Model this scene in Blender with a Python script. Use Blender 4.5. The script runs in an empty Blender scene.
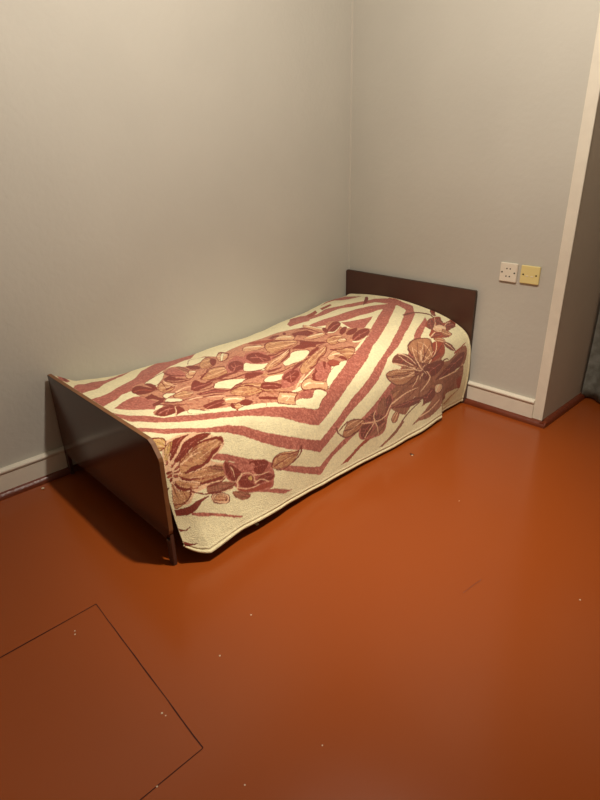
import bpy, bmesh, math, random
import numpy as np
from mathutils import Matrix, Vector, noise
random.seed(7)
S = bpy.context.scene
COL = S.collection

# ---------------------------------------------------------------- camera
cd = bpy.data.cameras.new('camera'); cam = bpy.data.objects.new('camera', cd); COL.objects.link(cam)
cd.sensor_fit = 'HORIZONTAL'; cd.sensor_width = 36.0; cd.lens = 36.0 * 551.9788189105969 / 600.0
cd.clip_start = 0.02
_c, _r, _u, _f = (2.25417, -2.55381, 1.26501), (0.692031, 0.721531, -0.022042), (-0.281247, 0.297619, 0.912317), (-0.664825, 0.625153, -0.40889)
cam.matrix_world = Matrix(((_r[0], _u[0], -_f[0], _c[0]), (_r[1], _u[1], -_f[1], _c[1]),
                           (_r[2], _u[2], -_f[2], _c[2]), (0, 0, 0, 1)))
S.camera = cam

# ---------------------------------------------------------------- world, lamp, exposure
w = bpy.data.worlds.new('world'); S.world = w; w.use_nodes = True
w.node_tree.nodes['Background'].inputs[0].default_value = (0.02, 0.02, 0.02, 1)
w.node_tree.nodes['Background'].inputs[1].default_value = 0.3
ld = bpy.data.lights.new('ceiling_bulb', 'POINT'); ld.energy = 94.0; ld.color = (1.0, 0.895, 0.775); ld.shadow_soft_size = 0.04
lo = bpy.data.objects.new('ceiling_bulb', ld); COL.objects.link(lo); lo.location = (1.45, -1.44, 2.42)
# added spot at the bulb's place, strengthens the light pool on bed and floor
sd = bpy.data.lights.new('added_pool_spot', 'SPOT'); sd.energy = 160.0; sd.color = (1.0, 0.88, 0.72); sd.shadow_soft_size = 0.04
sd.spot_size = math.radians(64); sd.spot_blend = 1.0
so_ = bpy.data.objects.new('added_pool_spot', sd); COL.objects.link(so_); so_.location = (1.45, -1.44, 2.42)
so_.rotation_euler = (Vector((.95, -1.0, 0)) - so_.location).to_track_quat('-Z', 'Y').to_euler()
vs = S.view_settings
vs.view_transform = 'Standard'; vs.look = 'None'; vs.gamma = 1.0; vs.use_curve_mapping = False
vs.exposure = 0.2


# ---------------------------------------------------------------- helpers
def lin(c):
    return tuple((v / 255 / 12.92) if v / 255 <= 0.04045 else ((v / 255 + 0.055) / 1.055) ** 2.4 for v in c)

def mat(name, rgb, rough=0.6, spec=0.5, var=0.0, vscale=6.0, bump=0.0, bscale=60.0, coat=0.0, metallic=0.0, rgb2=None):
    m = bpy.data.materials.new(name); m.use_nodes = True
    nt = m.node_tree; b = nt.nodes['Principled BSDF']
    b.inputs['Roughness'].default_value = rough
    b.inputs['Specular IOR Level'].default_value = spec
    b.inputs['Metallic'].default_value = metallic
    b.inputs['Coat Weight'].default_value = coat
    b.inputs['Coat Roughness'].default_value = 0.12
    c = lin(rgb)
    tc = nt.nodes.new('ShaderNodeTexCoord')
    n = nt.nodes.new('ShaderNodeTexNoise'); n.inputs['Scale'].default_value = vscale; n.inputs['Detail'].default_value = 5
    nt.links.new(tc.outputs['Object'], n.inputs['Vector'])
    r = nt.nodes.new('ShaderNodeValToRGB')
    r.color_ramp.elements[0].position = 0.3; r.color_ramp.elements[1].position = 0.7
    c2 = lin(rgb2) if rgb2 else c
    r.color_ramp.elements[0].color = tuple(v * (1 - var) for v in c) + (1,)
    r.color_ramp.elements[1].color = tuple(min(1, v * (1 + var)) for v in c2) + (1,)
    nt.links.new(n.outputs['Fac'], r.inputs['Fac']); nt.links.new(r.outputs['Color'], b.inputs['Base Color'])
    if bump:
        n2 = nt.nodes.new('ShaderNodeTexNoise'); n2.inputs['Scale'].default_value = bscale; n2.inputs['Detail'].default_value = 4
        nt.links.new(tc.outputs['Object'], n2.inputs['Vector'])
        bp = nt.nodes.new('ShaderNodeBump'); bp.inputs['Strength'].default_value = bump; bp.inputs['Distance'].default_value = 0.004
        nt.links.new(n2.outputs['Fac'], bp.inputs['Height']); nt.links.new(bp.outputs['Normal'], b.inputs['Normal'])
    return m

def link(name, me, m, parent=None):
    o = bpy.data.objects.new(name, me); COL.objects.link(o)
    if m: me.materials.append(m)
    if parent: o.parent = parent
    return o

def obj(name, bm, m, parent=None, loc=None):
    me = bpy.data.meshes.new(name); bmesh.ops.recalc_face_normals(bm, faces=bm.faces); bm.to_mesh(me); bm.free()
    o = link(name, me, m, parent)
    if loc: o.location = loc
    return o

def struct(name, bm, m):
    o = obj(name, bm, m); o['kind'] = 'structure'; return o

def tag(o, label, cat, group=None):
    o['label'] = label; o['category'] = cat
    if group: o['group'] = group
    return o

def thing(name, label, cat, loc):
    o = bpy.data.objects.new(name, None); COL.objects.link(o); o.location = loc; o.empty_display_size = .1
    return tag(o, label, cat)

def box(bm, x0, x1, y0, y1, z0, z1, bevel=0.0, seg=2):
    t = bmesh.new()
    vs_ = [t.verts.new((x, y, z)) for x in (x0, x1) for y in (y0, y1) for z in (z0, z1)]
    for f in ((0, 1, 3, 2), (4, 6, 7, 5), (0, 4, 5, 1), (2, 3, 7, 6), (0, 2, 6, 4), (1, 5, 7, 3)):
        t.faces.new([vs_[i] for i in f])
    bmesh.ops.recalc_face_normals(t, faces=t.faces)
    if bevel: bmesh.ops.bevel(t, geom=t.edges[:], offset=bevel, segments=seg, affect='EDGES', profile=.5)
    merge(bm, t)

def merge(bm, t):
    me = bpy.data.meshes.new('tmp'); t.to_mesh(me); t.free(); bm.from_mesh(me); bpy.data.meshes.remove(me)

def prism(bm, pts, a0, a1, axis='y', bevel=0.0, seg=2):
    """polygon pts in the plane across axis, extruded a0..a1"""
    t = bmesh.new()
    def P(p, a):
        return (p[0], a, p[1]) if axis == 'y' else ((a, p[0], p[1]) if axis == 'x' else (p[0], p[1], a))
    A = [t.verts.new(P(p, a0)) for p in pts]; B = [t.verts.new(P(p, a1)) for p in pts]
    t.faces.new(A); t.faces.new(B[::-1])
    for i in range(len(pts)):
        j = (i + 1) % len(pts); t.faces.new((A[j], A[i], B[i], B[j]))
    bmesh.ops.recalc_face_normals(t, faces=t.faces)
    if bevel:
        bmesh.ops.bevel(t, geom=[e for e in t.edges if len(e.link_faces) == 2 and e.calc_face_angle(0) > .5], offset=bevel, segments=seg, affect='EDGES', profile=.5)
    merge(bm, t)

def cyl(bm, c, r, h, axis='y', n=20):
    t = bmesh.new()
    bmesh.ops.create_cone(t, cap_ends=True, segments=n, radius1=r, radius2=r, depth=h)
    rot = {'y': Matrix.Rotation(math.pi / 2, 4, 'X'), 'x': Matrix.Rotation(math.pi / 2, 4, 'Y'), 'z': Matrix.Identity(4)}[axis]
    bmesh.ops.transform(t, matrix=Matrix.Translation(c) @ rot, verts=t.verts); merge(bm, t)

# ---------------------------------------------------------------- materials
M_wall = mat('grey_wallpaper', (191, 188, 177), .7, .35, .03, 2.2, .4, 38)
M_wall_r = mat('recess_plaster', (190, 180, 164), .8, .2, .03, 3.0, .2, 30)
M_ceil = mat('whitewash', (225, 222, 212), .9, .2, .02)
M_cream = mat('cream_gloss_paint', (222, 215, 198), .4, .5, .04, 14.0, .25, 35)
M_redtrim = mat('red_brown_enamel', (104, 46, 25), .3, .5, .12, 20.0, .5, 45)

def floor_material():
    m = mat('orange_brown_floor_enamel', (146, 70, 24), .22, .36, .06, 1.6, .12, 9, rgb2=(136, 64, 21))
    return m
M_floor = floor_material()
M_dark = mat('front_wall_low_bounce', (104, 92, 80), .8, .2, .05)  # unseen front wall, colour kept dark so less light bounces back
M_gap = mat('dark_joint', (58, 22, 12), .8, .2)

# ---------------------------------------------------------------- the room
XR, YB, ZC, X1, YR = 3.5, -4.2, 2.8, 1.292, 0.47
bm = bmesh.new(); box(bm, -.1, XR + .1, YB - .1, .75, -.1, 0); struct('floor', bm, M_floor)
bm = bmesh.new(); box(bm, -.1, XR + .1, YB - .1, .75, ZC, ZC + .1); struct('ceiling', bm, mat('ceiling_low_bounce', (118, 114, 106), .9, .2, .02))  # out of view, colour darkened to weaken the ceiling's bounced light
bm = bmesh.new(); box(bm, -.1, 0, YB, .1, 0, ZC); struct('wall_left', bm, M_wall)
bm = bmesh.new(); box(bm, 0, X1 - .004, 0, .62, 0, ZC); struct('wall_back', bm, M_wall)
bm = bmesh.new(); box(bm, X1 - .004, X1, .0, .62, 0, ZC); struct('wall_recess', bm, M_wall_r)
bm = bmesh.new(); box(bm, X1 - .1, XR, .62, .72, 0, ZC); struct('wall_passage', bm, mat('passage_wall', (196, 186, 168), .8))
bm = bmesh.new(); box(bm, XR, XR + .1, YB, .72, 0, ZC); struct('wall_right', bm, M_wall)
bm = bmesh.new(); box(bm, -.1, XR + .1, YB - .1, YB, 0, ZC); struct('wall_front', bm, M_dark)

# skirting: board with a moulded cap, profile (out from the wall, up)
SK = [(0, 0), (.016, 0), (.016, .099), (.0135, .101), (.0135, .103), (.021, .106), (.023, .112), (.021, .117), (.012, .1205), (0, .122)]
QR = [(0, 0)] + [(.012 + .024 * math.cos(a), .026 * math.sin(a)) for a in [i * math.pi / 16 for i in range(9)]] + [(0, .026)]
bm = bmesh.new(); prism(bm, [(x, z) for x, z in SK], YB, 0, 'y'); struct('baseboard_left', bm, M_cream)
bm = bmesh.new(); prism(bm, [(-x, z) for x, z in SK], .016, 1.244, 'x'); struct('baseboard_back', bm, M_cream)
bm = bmesh.new(); prism(bm, [(x, z) for x, z in QR], YB, 0, 'y'); struct('trim_1', bm, M_redtrim)
bm = bmesh.new(); prism(bm, [(-x, z) for x, z in QR], .02, X1 + .028, 'x'); struct('trim_2', bm, M_redtrim)
bm = bmesh.new(); prism(bm, [(X1 + x * .8, z) for x, z in QR], -.03, .62, 'y'); struct('trim_3', bm, M_redtrim)
# painted strip that covers the outer corner, and the thin bead in the inner corner
bm = bmesh.new(); box(bm, 1.243, X1 + .0015, -.009, .001, .0, ZC, .003); struct('trim_4', bm, M_cream)
bm = bmesh.new(); prism(bm, [(0, 0), (.0065, 0), (.005, -.005), (0, -.0065)], 0, ZC, 'z')
struct('trim_5', bm, mat('corner_bead', (190, 185, 172), .6))

# joints of the hatch cut in the floor: a panel with a dark narrow gap on its open sides
def strip(bm, x0, y0, x1, y1, w, z=.0006, n=14, jit=.0012):
    d = Vector((x1 - x0, y1 - y0, 0)); L = d.length; d.normalize(); nn = Vector((-d.y, d.x, 0))
    A = []; B = []
    for i in range(n + 1):
        p = Vector((x0, y0, z)) + d * L * i / n; o = random.uniform(-jit, jit) * .5
        ww = w * random.uniform(.6, 1.25)
        A.append(bm.verts.new(p + nn * (ww / 2 + o))); B.append(bm.verts.new(p - nn * (ww / 2 - o)))
    for i in range(n): bm.faces.new((A[i], A[i + 1], B[i + 1], B[i]))
bm = bmesh.new()
strip(bm, .855, -2.128, .862, -3.1, .0045)
strip(bm, .855, -2.128, 1.468, -2.153, .003)
strip(bm, 1.468, -2.153, 1.466, -3.1, .0025)
o = struct('trim_6', bm, M_gap)

# ---------------------------------------------------------------- bed
M_ven = mat('dark_brown_veneer', (80, 48, 34), .2, .5, .10, 9.0, .05, 20)
M_edge = mat('edge_banding', (122, 80, 46), .5, .5, .12, 30.0)
M_leg = mat('brown_leg_paint', (80, 52, 42), .4, .5, .08)
M_rail = mat('bed_rail_wood', (84, 54, 36), .5)
BX, BW, BL, H1, H2, TH = .020, .860, 1.862, .613, .464, .014
bed = thing('single_bed', 'narrow single bed with dark brown glossy headboard and footboard in the wall corner', 'bed', (BX + BW / 2, -BL / 2, 0))
def P(name, bm, m, parent=bed):
    o = obj(name, bm, m)
    if parent is bed:
        o.parent = bed; o.matrix_parent_inverse = Matrix.Translation(-bed.location)
    else:
        o.parent = parent
    return o
def board_outline(x0, x1, z0, z1, ch, cl):
    p = [(x0 + cl, z0), (x1 - cl, z0), (x1 - .006, z0 + cl * .8), (x1, z0 + cl * 1.3)]
    # upper right cut corner, eased at both ends
    p += [(x1, z1 - ch * 1.25), (x1 - ch * .08, z1 - ch), (x1 - ch * .75, z1 - ch * .2), (x1 - ch * 1.15, z1)] if ch > .02 else [(x1, z1 - .004), (x1 - .004, z1)]
    p += [(x0 + .006, z1), (x0, z1 - .008), (x0, z0 + cl * 1.3), (x0 + .006, z0 + cl * .8)]
    return p
bm = bmesh.new(); fo = board_outline(BX, BX + BW, .100, H2, .048, .035)
prism(bm, fo, -BL, -BL + TH, 'y', .0012)
fb = P('footboard', bm, M_ven)
fb['label'] = 'glossy dark brown footboard with a cut corner'
# its light edge banding, a band a hair wider than the board, on the top and on the cut corner and side
def band(bm, pts, y0, y1, t=.0009):
    n = len(pts); nr = []
    for i in range(n):
        a = Vector(pts[max(i - 1, 0)]); b = Vector(pts[min(i + 1, n - 1)]); d = (b - a).normalized(); nr.append(Vector((d.y, -d.x)))
    rows = []
    for (x, z), q in zip(pts, nr):
        rows.append([bm.verts.new((x - q.x * .0004, y0, z - q.y * .0004)), bm.verts.new((x + q.x * t, y0, z + q.y * t)), bm.verts.new((x + q.x * t, y1, z + q.y * t)), bm.verts.new((x - q.x * .0004, y1, z - q.y * .0004))])
    for A, B in zip(rows[:-1], rows[1:]):
        for k in range(4): bm.faces.new((A[k], A[(k + 1) % 4], B[(k + 1) % 4], B[k]))
    bm.faces.new(rows[0]); bm.faces.new(rows[-1][::-1])
bm = bmesh.new(); band(bm, fo[2:10], -BL - .0004, -BL + TH + .0004)
e = obj('edge_band', bm, M_edge, fb); e['label'] = 'tan edge band'
bm = bmesh.new(); prism(bm, board_outline(.005, .874, .10, H1, .0, .03), -.030, -.014, 'y', .0012)
hb = P('headboard', bm, mat('headboard_veneer', (74, 44, 34), .42, .5, .08, 9.0))
bm = bmesh.new(); band(bm, board_outline(.005, .874, .10, H1, .0, .03)[2:7], -.0304, -.0136)
obj('edge_band', bm, mat('headboard_edge', (66, 48, 34), .5), hb)
for x0, x1 in ((BX, BX + .03), (BX + BW - .03, BX + BW)):
    for y0, y1, s in ((-BL, -BL + TH, 1), (-.040, -.014, -1)):
        bm = bmesh.new(); prism(bm, [(x0 + .002, .0), (x1 - .002, .0), (x1, .03), (x1, .1005 if x0 < .5 else .13), (x1 - .006, .1), (x0 + .006, .1), (x0, .13 if x0 < .5 else .1005), (x0, .03)], y0, y1, 'y', .002)
        lg = P('leg', bm, M_leg)
for x0 in (BX + .03, BX + BW - .055):
    bm = bmesh.new(); box(bm, x0, x0 + .02, -BL + .03, -.045, .17, .28, .002); P('side_rail', bm, M_rail)
bm = bmesh.new(); box(bm, BX + .05, BX + BW - .055, -BL + .03, -.045, .24, .255, .002); P('base_panel', bm, M_rail)

bm = bmesh.new(); box(bm, BX + .02, BX + BW - .07, -BL + .05, -.06, .257, .355, .03, 4)
mt = obj('mattress', bm, mat('mattress_ticking', (190, 180, 160), .9)); tag(mt, 'thin mattress on the bed under the flowered blanket', 'mattress')

# ---------------------------------------------------------------- blanket
#@@BLANKET_BEGIN
# cross profiles from the wall to the hem at stations along the bed
ST = [
 (-.034, [(.014,.38),(.028,.460),(.12,.480),(.25,.493),(.395,.497),(.565,.481),(.725,.450),(.840,.398),(.877,.334),(.886,.25),(.884,.14),(.866,.012)]),
 (-.265, [(.014,.36),(.028,.448),(.12,.470),(.25,.486),(.41,.491),(.575,.480),(.735,.455),(.835,.405),(.875,.335),(.888,.25),(.886,.14),(.868,.016)]),
 (-.305,[(.014,.35),(.028,.442),(.12,.466),(.25,.482),(.41,.488),(.575,.479),(.735,.454),(.835,.402),(.872,.335),(.886,.25),(.898,.14),(.912,.016)]),
 (-.55, [(.014,.32),(.028,.412),(.12,.442),(.25,.466),(.41,.476),(.575,.470),(.735,.446),(.825,.398),(.866,.325),(.884,.24),(.902,.13),(.922,.014)]),
 (-.75, [(.014,.30),(.028,.383),(.12,.420),(.25,.448),(.41,.463),(.575,.460),(.730,.440),(.820,.392),(.864,.315),(.884,.23),(.902,.12),(.922,.014)]),
 (-1.2, [(.014,.30),(.028,.370),(.12,.400),(.25,.428),(.41,.445),(.575,.447),(.725,.432),(.815,.388),(.858,.315),(.880,.23),(.900,.12),(.918,.024)]),
 (-1.6, [(.014,.30),(.028,.374),(.12,.402),(.25,.425),(.41,.443),(.575,.448),(.715,.441),(.800,.402),(.842,.325),(.872,.23),(.902,.13),(.934,.042)]),
 (-1.76,[(.014,.32),(.028,.404),(.12,.420),(.25,.438),(.41,.450),(.575,.453),(.705,.450),(.792,.420),(.838,.335),(.870,.24),(.904,.13),(.950,.036)]),
 (-1.842,[(.014,.40),(.030,.455),(.12,.457),(.25,.458),(.41,.458),(.575,.458),(.700,.456),(.785,.438),(.826,.345),(.848,.25),(.870,.15),(.903,.050)]),
]
NV, NU = 720, 540
def cr(P, t):
    """Catmull-Rom through rows of P at parameters t (uniform knots)"""
    n = len(P) - 1; t = np.clip(t, 0, n - 1e-9); i = t.astype(int); f = (t - i)[:, None]
    g = lambda k: P[np.clip(k, 0, n)]
    p0, p1, p2, p3 = g(i - 1), g(i), g(i + 1), g(i + 2)
    return .5 * ((2 * p1) + (-p0 + p2) * f + (2 * p0 - 5 * p1 + 4 * p2 - p3) * f ** 2 + (-p0 + 3 * p1 - 3 * p2 + p3) * f ** 3)
def blanket_points(V, U):
    """V, U equal length arrays in 0..1 (V head to foot, U wall to hem) -> xyz"""
    ys = np.array([s[0] for s in ST]); y = ys[0] + (ys[-1] - ys[0]) * V
    prof = np.array([s[1] for s in ST])                     # stations x 12 x 2
    k = np.interp(-y, -ys, np.arange(len(ys)))
    i = np.clip(k.astype(int), 0, len(ys) - 2); f = (k - i); f = f * f * (3 - 2 * f) * .35 + f * .65
    base = prof[5]; seg = np.r_[0, np.cumsum(np.linalg.norm(np.diff(base, axis=0), axis=1))]; seg /= seg[-1]
    t = np.interp(U, seg, np.arange(12))
    j = np.clip(t.astype(int), 0, 10); g = (t - j)
    def ev(st):
        out = np.zeros((len(t), 2))
        for s in range(len(ys)):
            m = st == s
            if m.any(): out[m] = cr(prof[s], t[m])
        return out
    a = ev(i); b = ev(i + 1); p = a * (1 - f[:, None]) + b * f[:, None]
    y = y + .016 * np.clip((U - .68) / .3, 0, 1) * np.clip((V - .93) / .07, 0, 1) ** 1.5   # the end draws in behind the footboard
    cz = .022 * np.clip((V - .965) / .035, 0, 1) ** 2.2 * np.clip((U - .80) / .2, 0, 1) ** 2    # rounded corner of the cloth
    return np.c_[p[:, 0], y, p[:, 1] + cz]
#@@BLANKET_END
PAT = [
 ("S",0,"1000,469 996,491 982,530 958,564 938,602 876,630 814,661 771,677 732,688 698,702 674,715 644,731 617,751 578,718 542,690 499,657 455,633 396,603 331,563 276,525 200,468 112,405 155,394 216,385 274,378 328,359 378,325 419,296 378,292 361,305 290,297 229,311 158,314 99,336 45,375 26,394 193,520 290,580 368,632 400,657 457,691 507,722 551,754 597,787 622,801 644,787 669,768 708,736 744,716 781,700 823,683 871,659 918,643 959,618 995,571 1000,520"),
 ("S",0,"1000,344 981,343 943,315 901,274 851,214 808,135 744,79 699,78 626,78 689,163 757,213 827,273 880,332 916,359 939,367 962,393 1000,419"),
 ("S",0,"1000,220 965,144 936,136 907,159 859,104 816,78 885,166 930,218 971,263 1000,285"),
 ("S",0,"1000,576 997,625 958,654 915,676 873,693 838,704 806,721 772,750 728,781 678,815 624,849 564,811 531,784 498,759 439,726 356,672 273,623 165,550 65,478 48,420 50,379 65,309 135,282 176,239 249,237 306,225 362,219 353,176 293,99 261,114 243,196 192,172 152,210 83,252 34,272 5,332 7,391 18,469 71,527 166,588 269,650 336,683 404,740 467,777 518,808 545,829 594,865 628,887 679,850 690,847 742,811 780,778 814,747 845,723 878,707 965,677 1000,652 1000,611"),
 ("S",0,"891,757 860,776 827,801 771,840 726,877 664,919 634,933 600,913 557,889 523,876 480,839 437,817 387,783 354,762 316,739 250,688 191,636 64,567 95,607 174,650 265,734 346,797 413,838 470,874 523,894 591,925 635,957 681,931 734,892 774,856 811,831 858,796 896,774"),
 ("S",0,"815,904 764,932 723,958 751,955 818,910"),
 ("S",0,"967,884 938,898 859,959 869,958 924,918 965,894"),
 ("R",0,"471,921 525,944 567,961 542,963 508,947 457,928"),
 ("O",0,"297,907 364,943 428,968 417,971 357,951 284,914"),
 ("O",0,"294,957 251,944 253,958"),
 ("S",0,"76,72 38,92 27,184 66,159 99,103 162,99"),
 ("D",0,"30,208 23,215 70,273 119,304 65,243"),
 ("R",0,"253,143 202,122 228,177 281,198"),
 ("R",0,"185,128 138,127 150,156 202,167"),
 ("S",0,"356,187 303,124 272,194 315,251 368,217"),
 ("S",0,"995,68 979,76 978,118 995,154 1000,120"),
 ("D",0,"988,86 980,90 988,133 995,136"),
 ("S",0,"988,451 959,422 931,407 910,421 902,476 933,539 969,491"),
 ("S",0,"285,388 237,413 184,434 277,498 299,454"),
 ("S",0,"635,676 586,688 613,712 650,694"),
 ("M",1,"910,343 888,317 868,328 868,386 800,258 764,231 742,277 692,223 652,183 642,251 600,236 549,233 492,236 426,230 378,292 355,385 313,348 286,357 312,434 286,472 266,523 335,558 397,593 424,624 463,628 508,628 539,662 557,695 574,710 601,688 623,701 660,708 701,683 763,659 806,645 854,622 888,595 935,594 943,555 911,529 911,465 918,429 918,372"),
 ("D",1,"875,328 835,281 801,269 824,318 858,369 867,368"),
 ("C",1,"873,328 837,288 804,273 825,318 856,364 865,364"),
 ("D",1,"887,464 871,445 856,468 876,482 886,489"),
 ("C",1,"885,464 872,450 858,468 876,478 885,486"),
 ("D",1,"896,502 884,487 866,524 875,537 897,514"),
 ("C",1,"895,502 884,491 867,522 875,535 895,513"),
 ("D",1,"781,354 759,337 759,367 785,402 793,387"),
 ("K",1,"781,356 762,343 761,367 784,397 791,385"),
 ("T",1,"768,375 780,382 789,382 790,385 781,386 771,381"),
 ("C",1,"761,355 771,357 782,362 784,366 773,361 764,361"),
 ("S",1,"802,277 772,241 769,288 783,361 800,364 813,318"),
 ("D",1,"809,293 806,337 785,366 783,361 802,328 803,280"),
 ("O",1,"761,246 751,262 760,338 771,327"),
 ("B",1,"764,338 766,305 764,263 765,266 768,309 766,343"),
 ("S",1,"761,333 761,295 758,252 760,255 763,299 764,339"),
 ("B",1,"758,329 754,283 754,242 755,245 757,287 761,334"),
 ("D",1,"743,272 727,275 723,315 737,344 751,334 749,301"),
 ("D",0,"829,331 808,321 808,361 792,395 806,392 821,379 831,347"),
 ("D",1,"836,357 831,387 817,403 794,407 792,401 814,395 827,378 831,348"),
 ("D",1,"868,394 844,353 831,368 836,416 858,445 876,430"),
 ("T",1,"867,394 845,359 833,372 838,416 857,440 874,427"),
 ("R",1,"843,421 861,425 868,415 868,417 863,429 844,426"),
 ("L",1,"840,414 855,409 865,399 865,401 857,413 841,418"),
 ("O",1,"837,406 848,390 859,385 860,387 849,393 838,410"),
 ("L",1,"834,399 841,372 851,372 852,375 842,375 835,402"),
 ("D",1,"863,430 850,422 833,410 832,406 848,415 861,421"),
 ("D",1,"848,366 855,402 864,429 863,430 853,400 844,363"),
 ("L",1,"839,357 843,394 834,422 833,419 840,389 835,351"),
 ("D",1,"919,366 905,338 891,333 885,359 879,404 898,412 917,399"),
 ("R",1,"915,373 901,378 887,405 885,400 898,370 911,363"),
 ("D",1,"875,334 865,335 865,364 875,411 879,386"),
 ("D",0,"916,434 895,424 893,467 886,483 901,493 906,459 916,451"),
 ("D",0,"924,498 906,486 889,484 900,502 915,517 928,516"),
 ("D",1,"915,517 901,546 877,564 875,560 898,540 912,510"),
 ("D",1,"905,505 885,538 856,536 839,535 838,532 855,531 882,532 902,497"),
 ("D",1,"942,566 922,542 905,542 896,560 910,593 931,594 941,582"),
 ("S",1,"936,575 918,564 903,565 902,562 916,558 935,568"),
 ("S",1,"925,587 912,564 906,554 906,552 912,561 925,583"),
 ("D",1,"895,561 888,565 889,595 901,607 910,605"),
 ("L",1,"911,607 901,580 895,554 896,555 903,579 913,605"),
 ("D",1,"913,610 891,596 860,612 869,632 894,625"),
 ("C",1,"912,611 890,598 861,611 870,631 892,623"),
 ("D",1,"824,478 804,440 791,432 784,443 811,499"),
 ("D",1,"867,479 837,466 827,499 848,522 871,503"),
 ("T",1,"865,480 838,470 828,499 848,519 869,503"),
 ("R",1,"834,508 855,509 865,502 866,503 856,511 834,510"),
 ("L",1,"831,502 851,498 865,491 866,493 852,501 833,506"),
 ("O",1,"830,497 848,487 862,482 863,485 848,489 831,502"),
 ("L",1,"828,493 844,476 856,475 857,478 844,478 830,497"),
 ("L",1,"853,466 827,451 813,459 811,455 825,446 851,457"),
 ("D",1,"734,268 693,182 654,197 677,241 713,276"),
 ("C",1,"732,266 693,186 657,200 678,240 710,269"),
 ("D",1,"783,519 775,496 759,485 734,495 711,521 708,534 736,543 759,559 772,536"),
 ("C",1,"781,519 774,498 758,487 736,499 712,521 710,534 737,542 758,556 770,534"),
 ("D",1,"675,469 647,425 637,432 617,477 640,517 663,506"),
 ("C",1,"674,469 647,429 638,437 619,477 641,515 661,503"),
 ("D",1,"637,236 616,219 617,278 646,319 667,329 664,300"),
 ("K",1,"638,242 620,227 620,279 645,314 664,322 662,299"),
 ("T",1,"640,305 651,302 658,291 660,294 654,307 643,310"),
 ("C",1,"625,273 631,259 642,255 644,260 635,267 629,281"),
 ("D",1,"624,237 617,242 656,315 666,320"),
 ("C",1,"627,246 621,249 653,308 662,314"),
 ("D",1,"619,274 643,314 661,324 664,330 645,322 620,283"),
 ("D",1,"625,224 617,235 624,287 621,283 611,226 617,209"),
 ("D",1,"729,328 700,265 661,214 659,259 676,316 708,352 731,352"),
 ("T",1,"727,326 699,267 665,224 662,262 677,315 707,346 727,348"),
 ("R",1,"677,306 710,337 721,334 722,337 711,341 680,312"),
 ("L",1,"673,294 701,313 718,318 719,320 702,317 676,302"),
 ("O",1,"667,281 690,284 710,296 711,299 691,289 671,288"),
 ("L",1,"663,269 678,254 697,273 698,275 681,259 666,276"),
 ("D",1,"691,310 668,261 659,271 677,317 699,341"),
 ("D",1,"752,311 731,270 727,298 731,327 747,335"),
 ("D",1,"780,367 758,327 754,360 773,385"),
 ("K",1,"778,366 759,333 756,360 771,379"),
 ("T",1,"764,371 771,370 775,363 777,367 772,374 765,376"),
 ("C",1,"756,354 761,348 768,346 769,349 763,352 759,361"),
 ("D",1,"776,425 743,396 714,366 688,379 695,406 711,449 734,455 761,453"),
 ("T",1,"774,425 742,398 716,371 691,381 697,407 713,448 734,452 759,451"),
 ("R",1,"702,426 739,443 755,438 756,440 740,445 704,430"),
 ("L",1,"699,419 732,425 755,425 756,427 734,429 701,423"),
 ("O",1,"695,410 724,405 748,409 749,411 725,408 697,415"),
 ("L",1,"691,401 716,385 737,394 738,396 717,389 694,406"),
 ("D",1,"773,428 744,399 725,372 705,370 688,383 684,375 701,361 722,362 743,390 771,418"),
 ("S",0,"697,407 654,345 621,323 617,361 644,428 672,472 694,476 711,451"),
 ("D",1,"685,400 661,366 644,372 650,426 667,458 684,462 701,463 697,432"),
 ("S",1,"696,454 674,422 657,383 658,383 674,419 696,448"),
 ("S",1,"681,431 665,423 661,433 659,430 662,417 679,425"),
 ("S",1,"681,430 675,405 673,393 674,395 678,408 684,434"),
 ("D",0,"748,461 724,452 709,460 687,463 700,474 724,475 745,474"),
 ("D",1,"774,464 752,469 737,496 707,506 677,506 657,519 655,515 674,502 704,499 734,490 748,460 771,454"),
 ("D",1,"613,370 590,365 574,389 613,455 626,441 627,404"),
 ("S",1,"697,507 669,505 649,517 660,534 688,536 702,526"),
 ("D",1,"821,473 799,429 785,422 782,454 764,473 786,487 808,495 818,491"),
 ("S",1,"815,474 799,471 774,474 772,470 797,465 813,467"),
 ("D",1,"768,484 776,497 796,502 821,491 822,495 798,507 778,505 768,490"),
 ("D",0,"828,515 806,517 784,522 772,550 764,565 781,562 804,544 827,530"),
 ("S",1,"817,527 795,537 776,558 774,555 793,532 814,522"),
 ("D",1,"771,574 744,553 717,552 694,582 707,620 737,627 767,611"),
 ("T",1,"770,575 744,556 720,557 695,582 707,619 737,625 765,610"),
 ("R",1,"709,613 744,612 760,597 761,599 745,614 710,616"),
 ("L",1,"706,607 737,596 760,583 761,584 739,599 707,610"),
 ("O",1,"703,600 731,580 754,570 754,572 731,582 704,603"),
 ("L",1,"700,593 723,564 743,560 744,562 724,566 701,596"),
 ("D",1,"766,567 744,550 726,547 711,536 685,543 684,539 708,531 724,541 741,543 764,560"),
 ("D",1,"762,567 736,564 712,589 701,604 699,602 710,585 734,559 760,561"),
 ("L",1,"857,546 834,546 815,566 790,586 788,583 813,561 832,540 854,538"),
 ("D",1,"826,553 796,568 784,593 749,625 747,623 783,590 794,563 824,547"),
 ("D",1,"803,598 788,591 756,624 773,638 792,640 805,623"),
 ("K",1,"801,599 788,594 758,624 774,637 791,637 804,623"),
 ("T",1,"774,635 790,628 804,618 804,619 791,630 775,637"),
 ("C",1,"768,625 782,613 798,602 798,604 784,616 770,627"),
 ("C",1,"799,614 784,619 770,630 768,627 781,612 795,604"),
 ("D",0,"852,599 831,595 816,593 801,602 803,617 814,622 807,633 831,631 849,624"),
 ("S",1,"846,619 825,615 806,617 805,614 824,611 845,615"),
 ("D",1,"798,633 793,634 798,650 796,663 804,657 804,643"),
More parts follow.
